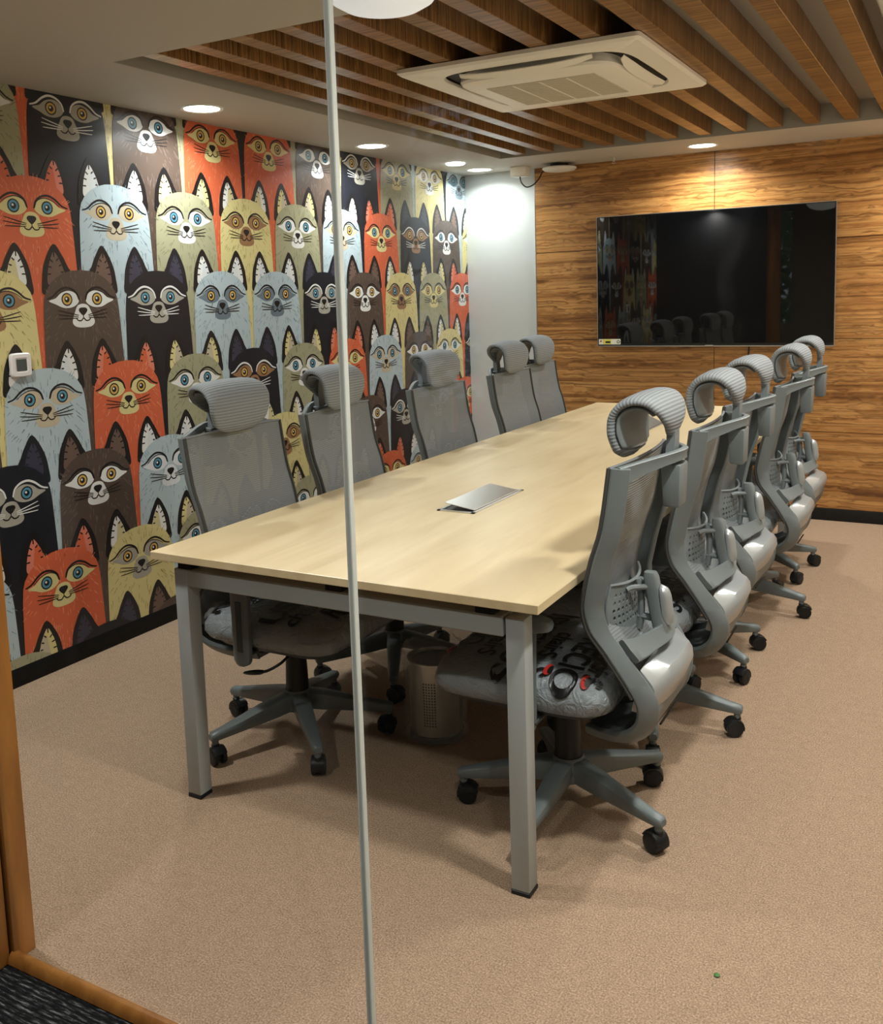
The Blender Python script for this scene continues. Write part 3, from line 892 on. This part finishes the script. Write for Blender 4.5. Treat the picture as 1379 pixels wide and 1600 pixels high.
    for (u, v) in ((.270, .17), (.04, .150), (-.03, .205), (-.135, .215)):
        b = MB(); ir = b.mi(M['red_print']); im = b.mi(M['black_print'])
        def spot(cu, ru, rv, dz, i):
            pts_ = [(cu + ru * math.cos(a), v + rv * math.sin(a)) for a in [2 * PI * k / 16 for k in range(16)]]
            b.face([b.bm.verts.new((x_, y_, film_z(x_, y_) + dz)) for x_, y_ in pts_], i)
        spot(u, .012, .022, .0085, ir); spot(u - .006, .007, .016, .0092, im)
        b.build('print_spot', wrap, 0)
    b = MB()
    b.loft([superring(.058, 0, zz, .235 * s, .240 * s, 6, 32) for zz, s in ((.372, .82), (.378, .93), (.392, .98), (.401, .97))], M['dark_grey'])
    b.build('seat_pan', R, 45)
    b = MB(); b.box((.0, 0, .345), (.26, .15, .062), M['dark_grey'], .012, 2, taper=.8)
    b.box((.06, 0, .318), (.10, .10, .02), M['dark_grey'], .006, 1)
    b.build('tilt_mechanism', R, 40)
    b = MB()
    b.tube(crom([(.09, -.05, .352), (.10, -.16, .350), (.095, -.20, .338), (.07, -.225, .322), (.05, -.232, .315)], 4), .0045, M['black_plastic'], 8)
    rr = []
    for k in range(9):
        f = k / 8; r = .016 * math.sin(PI * (.2 + .72 * f)) ** .6 if f > 0 else .007
        rr.append([Vector((.055 - .075 * f, -.232 - .004 * f + r * math.cos(a), .315 - .012 * f + .45 * r * math.sin(a))) for a in [2 * PI * q / 10 for q in range(10)]])
    b.loft(rr, M['black_plastic']); b.build('tilt_lever', R, 50)
    # --- arms
    for s in (1, -1):
        b = MB(); rr = []
        for (zz, hu) in ((.345, .012), (.350, .024), (.362, .031), (.40, .033), (.50, .033), (.60, .036), (.622, .038)):
            uc = .010
            rr.append(superring(uc, .272 * s, zz, hu, .012, 4, 16))
        b.loft(rr, M['base_grey'])
        b.box((.010, .2845 * s, .47), (.022, .003, .16), M['dark_grey'], .001, 1)
        b.box((.0, .235 * s, .375), (.05, .085, .014), M['dark_grey'], .004, 1)
        ap = b.build('armrest_post', R, 40)
        b = MB()
        b.loft([superring(.062, .257 * s, zz, .128 * k, .034 * k, 3.2, 28) for zz, k in ((.616, .88), (.620, .97), (.634, 1.0), (.644, .96), (.648, .86))], M['base_grey'])
        b.build('armrest_pad', R, 45)
    # --- gas lift and star base
    b = MB(); b.lathe([(.030, .145), (.039, .148), (.037, .215), (.034, .28), (.032, .31), (.02, .312), (.014, .32), (.014, .34)], (0, 0, 0), M['black_plastic'], 20)
    b.build('gas_lift', R, 40)
    b = MB(); b.lathe([(.030, .095), (.046, .098), (.052, .115), (.050, .152), (.042, .168), (.02, .168)], (0, 0, 0), M['base_grey'], 20)
    hub = b.build('base_hub', R, 40)
    b = MB(); rr = []
    for (r, zt, zb, hw) in ((.035, .163, .100, .030), (.10, .152, .093, .029), (.20, .128, .085, .024), (.285, .108, .078, .019), (.312, .103, .076, .018), (.318, .098, .080, .013)):
        rr.append([Vector((r, -hw * .72, zb)), Vector((r, hw * .72, zb)), Vector((r, hw, zb + (zt - zb) * .5)), Vector((r, hw * .9, zt - .006)), Vector((r, hw * .55, zt)), Vector((r, -hw * .55, zt)), Vector((r, -hw * .9, zt - .006)), Vector((r, -hw, zb + (zt - zb) * .5))])
    b.loft(rr, M['base_grey']); b.tube([(.302, 0, .085), (.302, 0, .058)], .011, M['base_grey'], 10)
    arm0 = b.build('base_arm', R, 40)
    # caster: hood over two wheels, pivot above
    b = MB(); rg = []
    for k in range(9):
        a = math.radians(-15 + 170 * k / 8)
        rg.append([Vector((-.012 + r * math.cos(a), v, .029 + r * math.sin(a))) for r, v in ((.0305, -.021), (.0325, -.012), (.0325, .012), (.0305, .021), (.026, .021), (.026, -.021))])
    b.loft(rg, M['black_plastic']); b.lathe([(.012, .050), (.013, .062), (.009, .066)], (0, 0, 0), M['black_plastic'], 10)
    b.box((-.010, 0, .034), (.026, .010, .034), M['black_plastic'], .002, 1)
    c0 = b.build('caster', R, 40)
    for s in (1, -1):
        b = MB(); b.lathe([(.010, -.0075), (.022, -.0085), (.0265, -.006), (.0275, 0), (.0265, .006), (.022, .0085), (.010, .0075)], (-.012, .0145 * s, .0275), M['black_plastic'], 18, 'Y')
        b.build('wheel', c0, 40)
    casters = [c0] + [copy_tree(c0, R) for _ in range(4)]
    arms = [arm0] + [copy_tree(arm0, R) for _ in range(4)]
    return R

def set_base(R, phase, rnd):
    arms = [c for c in R.children if c.name.startswith('base_arm')]
    cs = [c for c in R.children if c.name.startswith('caster')]
    for k in range(5):
        a = phase + 2 * PI * k / 5
        arms[k].rotation_euler = (0, 0, a)
        cs[k].location = (.302 * math.cos(a), .302 * math.sin(a), 0)
        cs[k].rotation_euler = (0, 0, rnd.uniform(0, 2 * PI))

proto = make_chair()
D = math.radians
rank = ['nearest', 'second nearest', 'middle', 'fourth from the glass', 'farthest']
chairs = []
# x, y, facing, base phase (world)
right = [(1.103, 0.450, 180, -19), (1.128, 1.100, 181, 3), (1.105, 1.715, 178, 40), (1.145, 2.420, 180, -8), (1.118, 3.060, 180, 31)]
left = [(0.118, 0.500, 0, 30), (0.118, 1.125, 4, 12), (0.085, 1.975, -2, 50), (0.118, 2.735, 0, 20), (0.035, 3.325, 1, 44)]
RL = ['nearest grey mesh chair on the far-window side of the table', '']
labR = ['grey mesh office chair nearest the glass on the right side, red-printed plastic on its seat',
        'grey mesh office chair second from the glass on the right side of the table',
        'grey mesh office chair in the middle of the right-hand row',
        'grey mesh office chair fourth from the glass on the right side, near the television',
        'grey mesh office chair at the television end of the right-hand row']
labL = ['grey mesh office chair nearest the glass on the mural side, lever under its seat',
        'grey mesh office chair second from the glass on the mural side of the table',
        'grey mesh office chair in the middle of the mural-side row',
        'grey mesh office chair fourth on the mural side, in front of the white wall',
        'grey mesh office chair at the television end of the mural-side row, partly hidden']
rnd = random.Random(11)
first = True
for lst, labs, grp in ((right, labR, 'chairs along the right side of the table'), (left, labL, 'chairs along the mural side of the table')):
    for (x, y, rz, ph), lab in zip(lst, labs):
        o = proto if first else copy_tree(proto)
        first = False
        o.location = (x, y, 0); o.rotation_euler = (0, 0, D(rz))
        o['label'] = lab; o['group'] = grp
        set_base(o, D(ph - rz), rnd)
        chairs.append(o)
# the printing shows only on the nearest chairs
for o in chairs[2:5] + chairs[7:]:
    for w_ in [c for c in o.children if c.name.startswith('plastic_wrap')]:
        for c in list(w_.children): bpy.data.objects.remove(c)
# the nearest chair's casters, turned as in the photograph
for c, a in zip([c for c in chairs[0].children if c.name.startswith('caster')], (150, 200, 60, 20, 100)):
    c.rotation_euler = (0, 0, D(a))

# ================================================================== television
TVX0, TVX1, TVZ0, TVZ1, TVY = -0.132, 1.344, 1.079, 1.934, 4.222
tv = thing('television', 'large black flat television mounted on the striped wood wall', 'television', ((TVX0 + TVX1) / 2, YB - 0.02, (TVZ0 + TVZ1) / 2))
cx, cz = (TVX0 + TVX1) / 2, (TVZ0 + TVZ1) / 2
w, h = TVX1 - TVX0, TVZ1 - TVZ0
oy = YB - 0.02
b = MB(); b.box((0, TVY + .014 - oy, 0), (w, .026, h), M['black_plastic'], .002, 1); b.box((0, TVY + .036 - oy, -.08), (w * .7, .024, h * .6), M['black_plastic'], .004, 1); b.build('body', tv)
b = MB(); b.box((0, TVY - .0003 - oy, .008), (w - .012, .0015, h - .028), M['screen']); b.build('screen', tv, 0)
b = MB()
for c, s in (((0, 0, h / 2 - .001), (w + .002, .02, .003)), ((-w / 2, 0, 0), (.003, .02, h)), ((w / 2, 0, 0), (.003, .02, h)), ((0, 0, -h / 2 + .002), (w + .002, .02, .006))):
    b.box((c[0], TVY + .010 - oy, c[2]), s, M['alu'])
b.build('bezel', tv)
b = MB(); b.box((0, TVY - .001 - oy, -h / 2 + .006), (.05, .003, .006), M['alu']); b.build('logo_bar', tv)
st = MB(); y = TVY - .0018
def quad(x0, x1, z0, z1, yy, m): st.box(((x0 + x1) / 2, yy, (z0 + z1) / 2), (x1 - x0, .0006, z1 - z0), m)
x0, z0 = TVX0 + .008 - cx, 1.092 - cz
quad(x0, x0 + .150, z0, z0 + .036, y - oy, M['sticker']); quad(x0 + .03, x0 + .085, z0 + .002, z0 + .034, y - .0004 - oy, M['sticker_yellow'])
quad(x0 + .046, x0 + .08, z0 + .010, z0 + .022, y - .0008 - oy, M['black_print'])
st.lathe([(.011, 0), (.011, .0006)], (x0 + .135, y - .0010 - oy, z0 + .018), M['dark_grey'], 14, 'Y')
st.lathe([(.006, 0), (.006, .0006)], (x0 + .135, y - .0018 - oy, z0 + .018), M['sticker'], 12, 'Y')
st.lathe([(.006, 0), (.006, .0006)], (x0 + .014, y - .0010 - oy, z0 + .022), M['red_print'], 12, 'Y')
st.build('energy_sticker', tv, 0)
b = MB(); b.tube(crom([(0.845, YB - .03, 1.13), (0.842, YB - .024, 1.05), (0.832, YB - .022, .98), (0.822, YB - .02, .90), (.82, YB - .018, .80)], 4), .004, M['black_plastic'], 6)
o = b.build('power_cable'); tag(o, 'thin black cable hanging below the television', 'cable')

# ================================================================== air conditioner
AX0, AX1, AY0, AY1, AZ = 0.130, 1.072, 1.255, 2.200, 2.284
acx, acy = (AX0 + AX1) / 2, (AY0 + AY1) / 2
ac = thing('air_conditioner', 'cream square ceiling cassette air conditioner set below the wood slats', 'air conditioner', (acx, acy, AZ))
W2 = (AX1 - AX0) / 2
def rsq(r, z, p, n=48): return superring(0, 0, z, r, r, p, n)
b = MB()
b.loft([rsq(.372, .010, 5.5), rsq(.376, -.001, 5.5), rsq(W2 - .012, -.003, 60), rsq(W2, .006, 60), rsq(W2, .020, 60), rsq(.39, .020, 5.5)], M['ac_white'], caps=False)
b.build('panel', ac, 30)
b = MB(); b.loft([rsq(.376, .016, 5.5), rsq(.375, .020, 5.5)], M['black_plastic']); b.build('outlet_cavity', ac)
# inner plate, proud of the panel
b = MB()
b.loft([rsq(.312, .014, 6.5), rsq(.318, -.016, 6.5), rsq(.312, -.026, 6.5), rsq(.285, -.032, 7), rsq(.24, -.034, 8)], M['ac_white'])
ip = b.build('intake_plate', ac, 30)
b = MB(); b.box((0, 0, -.035), (.44, .40, .003), M['ac_grille'])
for k in range(20):
    b.box((0, -.19 + .02 * k, -.037), (.44, .004, .002), M['ac_grille'])
for x in (-.11, 0, .11): b.box((x, 0, -.0385), (.006, .40, .002), M['ac_white'])
b.build('grille', ip)
for k in range(4):
    b = MB(); rr = []
    for j in range(9):
        f = -1 + 2 * j / 8
        lw = .0225 * (1 - .75 * abs(f) ** 4)
        zz = -.004 - .016 * (1 - abs(f) ** 3)
        rr.append([Vector((.345 + q * lw, .262 * f, zz + hh + (-.010 * (1 - q) / 2))) for q, hh in ((-1, 0), (1, 0), (1, .004), (-1, .004))])
    b.loft(rr, M['ac_white'])
    o = b.build('louver', ac, 35); o.rotation_euler = (0, 0, PI / 2 * k)

# ================================================================== ceiling fixtures
def downlight(x, y, w, col, label, group, zc=ZC):
    t = thing('downlight', label, 'ceiling light', (x, y, zc), 0, group)
    b = MB(); b.lathe([(.074, .004), (.078, -.004), (.090, -.006), (.093, -.003), (.094, .0)], (0, 0, 0), M['fixture_white'], 32, caps=False)
    b.build('ring', t, 40)
    b = MB(); b.lathe([(.001, -.0035), (.04, -.0034), (.077, -.002)], (0, 0, 0), M['lamp_warm'] if col == WARM else M['lamp_cool'], 32, caps=False)
    b.build('diffuser', t, 60)
    ld = bpy.data.lights.new('downlight_lamp', 'AREA'); ld.shape = 'DISK'; ld.size = 0.14; ld.energy = w; ld.color = col; ld.spread = D(150)
    lo = bpy.data.objects.new('downlight_lamp', ld); COL.objects.link(lo); lo.parent = t; lo.location = (0, 0, -.010)
LL = ['round recessed downlight nearest the glass above the mural', 'round recessed downlight above the middle of the mural', 'round recessed downlight in the corner beside the white wall',
      'round recessed downlight above the television', 'round recessed downlight over the front of the right-hand aisle', 'round recessed downlight over the middle of the right-hand aisle',
      'round recessed downlight in the corner right of the television', 'round recessed downlight over the right end of the glass', 'round recessed downlight over the left end of the glass']
for (x, y, w_, c_), lab in zip(LIGHTS, LL):
    downlight(x, y, w_, c_, lab, 'recessed ceiling downlights')
for (x, y, w_, c_), lab in zip(HALL_LIGHTS, ('round corridor downlight outside the glass by the door post', 'round corridor downlight outside the glass behind the viewer')):
    downlight(x, y, w_, c_, lab, 'corridor ceiling downlights', 2.75)
b = MB(); b.lathe([(.06, .0), (.06, -.006), (.052, -.010), (.001, -.0115)], (-0.880, 3.66, ZC), M['lamp_cool'], 24, caps=False)
tag(b.build('ceiling_lamp', None, 40), 'small flat round ceiling lamp between the corner downlight and the mural', 'ceiling light')
# hanging dome lamp at the front of the room
dl = thing('dome_light', 'white frosted dome ceiling light at the front edge of the slatted tray', 'ceiling light', (0.752, 0.17, ZC))
b = MB(); b.lathe([(.05, 0), (.05, -.03), (.14, -.035), (.155, -.045), (.155, -.06)], (0, 0, 0), M['fixture_white'], 40, caps=False); b.build('rim', dl, 40)
b = MB(); b.lathe([(.154, -.058), (.148, -.078), (.128, -.103), (.098, -.120), (.06, -.130), (.03, -.134), (.001, -.135)], (0, 0, 0), M['lamp_dome'], 40, caps=False); b.build('diffuser', dl, 60)
# junction box, cable and access point
t = thing('junction_box', 'small white cable box on the ceiling by the wood wall', 'cable box', (-0.635, 4.13, ZC))
b = MB(); b.box((0, 0, -.030), (.115, .075, .060), M['ac_white'], .004, 2); b.build('body', t)
b = MB(); b.box((0, 0, -.063), (.105, .068, .006), M['fixture_white'], .002, 1); b.build('lid', t)
t = thing('access_point', 'round white wireless access point hanging under the ceiling', 'access point', (-0.36, 4.15, ZC))
b = MB(); b.lathe([(.06, 0), (.06, -.018), (.085, -.022)], (0, 0, 0), M['black_plastic'], 28); b.build('mount', t)
b = MB(); b.lathe([(.09, -.022), (.112, -.026), (.114, -.034), (.10, -.046), (.05, -.052), (.001, -.053)], (0, 0, 0), M['fixture_white'], 32); b.build('shell', t, 50)
b = MB(); b.tube(crom([(-.63, 4.115, 2.232), (-.615, 4.10, 2.19), (-.575, 4.09, 2.155), (-.525, 4.09, 2.165), (-.485, 4.10, 2.205), (-.470, 4.12, 2.245), (-.445, 4.135, 2.262)], 5), .0045, M['black_plastic'], 8)
tag(b.build('data_cable'), 'black looped cable from the ceiling box to the access point', 'cable')
t = thing('sprinkler', 'small metal sprinkler head in the ceiling above the wood wall', 'sprinkler', (0.03, 4.10, ZC))
b = MB(); b.lathe([(.022, 0), (.022, -.004), (.008, -.006), (.007, -.026), (.003, -.030)], (0, 0, 0), M['alu'], 14); b.build('body', t)
b = MB(); b.lathe([(.014, -.040), (.015, -.042), (.001, -.043)], (0, 0, 0), M['alu'], 14)
for s in (1, -1): b.tube([(.006 * s, 0, -.026), (.009 * s, 0, -.034), (.003 * s, 0, -.041)], .0015, M['alu'], 6)
b.build('deflector', t)

# ================================================================== wall controller on the mural
t = thing('wall_thermostat', 'small white square thermostat with a dark display on the fox mural', 'thermostat', (XL + .012, 0.480, 1.243))
def rrect(hw, hh, x, p=7, n=32): return [Vector((x, q.x, q.y)) for q in superring(0, 0, 0, hw, hh, p, n)]
b = MB(); b.loft([rrect(.046, .046, .0), rrect(.046, .046, .010), rrect(.042, .042, .014), rrect(.028, .028, .0145), rrect(.026, .026, .012)], M['switch_white']); b.build('case', t, 35)
b = MB(); b.loft([rrect(.0225, .0225, .0125, 20), rrect(.0225, .0225, .0135, 20)], M['switch_window']); b.build('display', t)

# ================================================================== waste bin under the table
t = thing('waste_bin', 'perforated steel waste bin in a clear plastic bag under the table', 'bin', (0.535, 0.705, 0))
b = MB(); b.lathe([(.088, 0), (.092, .004), (.092, .022), (.089, .026)], (0, 0, 0), M['black_plastic'], 32); b.build('base_ring', t)
b = MB(); NA = 60; mi = b.mi(M['steel'])
zr = [.026, .04, .07]
nz_ = 16; dz = .0095
ringz = [.026, .060] + [.060 + dz * (k + 1) for k in range(nz_)] + [.238, .265]
def bp(a, zz): return Vector(((.086 + .004 * zz / .27) * math.cos(a), (.086 + .004 * zz / .27) * math.sin(a), zz))
for j in range(len(ringz) - 1):
    z0_, z1_ = ringz[j], ringz[j + 1]
    hole_row = 1 <= j <= nz_
    for i in range(NA):
        a0, a1 = 2 * PI * i / NA, 2 * PI * (i + 1) / NA
        vs = [b.bm.verts.new(q) for q in (bp(a0, z0_), bp(a1, z0_), bp(a1, z1_), bp(a0, z1_))]
        if hole_row and (i % 15) < 5:
            ac_, zc_ = (a0 + a1) / 2, (z0_ + z1_) / 2; rr_ = .62
            inn = [b.bm.verts.new(bp(ac_ + (aa - ac_) * rr_, zc_ + (q - zc_) * rr_)) for aa, q in ((a0, z0_), (a1, z0_), (a1, z1_), (a0, z1_))]
            for k in range(4): b.face([vs[k], vs[(k + 1) % 4], inn[(k + 1) % 4], inn[k]], mi)
        else: b.face(vs, mi)
b.build('body', t, 60, merge=1e-5)
b = MB(); b.lathe([(.088, .262), (.093, .265), (.093, .272), (.086, .272), (.084, .262)], (0, 0, 0), M['steel'], 32, caps=False); b.build('rim', t)
b = MB(); b.lathe([(.082, .03), (.082, .26)], (0, 0, 0), M['black_plastic'], 32, caps=False); b.build('liner', t)
b = MB(); rg = []
for k, (r, zz) in enumerate([(.11, .012), (.103, .04), (.100, .10), (.099, .16), (.101, .22), (.112, .262), (.108, .30), (.085, .325)]):
    ring = []
    for j in range(40):
        a = 2 * PI * j / 40; q = mnoise.noise(Vector((3 * math.cos(a), 3 * math.sin(a), k * .7)))
        rr_ = max(.0965 if zz < .28 else .05, r + .010 * q + (.004 * math.sin(9 * a + k)))
        ring.append(Vector((rr_ * math.cos(a), rr_ * math.sin(a), max(.001, zz + .012 * q * (zz > .25)))))
    rg.append(ring)
b.loft(rg, M['clear_film'], caps=False); b.build('bag', t, 60)

# small litter on the carpet
for nm, x, y, m_, lab in (('green_scrap', 1.626, -.037, 'leaf', 'tiny green scrap lying on the carpet near the glass'), ('paper_scrap', 1.142, 1.205, 'sticker', 'tiny white paper scrap on the carpet behind the nearest right-hand chair')):
    b = MB(); b.lathe([(.001, .0005), (.006, .001), (.007, .003), (.004, .005), (.001, .0055)], (x, y, 0), M[m_], 7)
    tag(b.build(nm), lab, 'litter')

# ================================================================== shrub outside the corridor window
b = MB(); rnd = random.Random(5); i = b.mi(M['leaf'])
for _ in range(2600):
    p = Vector((rnd.gauss(-.9, .55), rnd.gauss(-6.6, .4), rnd.uniform(.3, 3.2)))
    d = Vector((rnd.uniform(-1, 1), rnd.uniform(-1, 1), rnd.uniform(-1, 1))).normalized(); e = d.orthogonal().normalized()
    s = rnd.uniform(.06, .12)
    b.face([b.bm.verts.new(p + d * s), b.bm.verts.new(p + e * s * .5), b.bm.verts.new(p - d * s), b.bm.verts.new(p - e * s * .5)], i)
o = b.build('hedge', None, 0); o['kind'] = 'stuff'; o['label'] = 'green shrub foliage outside the corridor window'; o['category'] = 'shrub'

print('objects', len(bpy.data.objects))
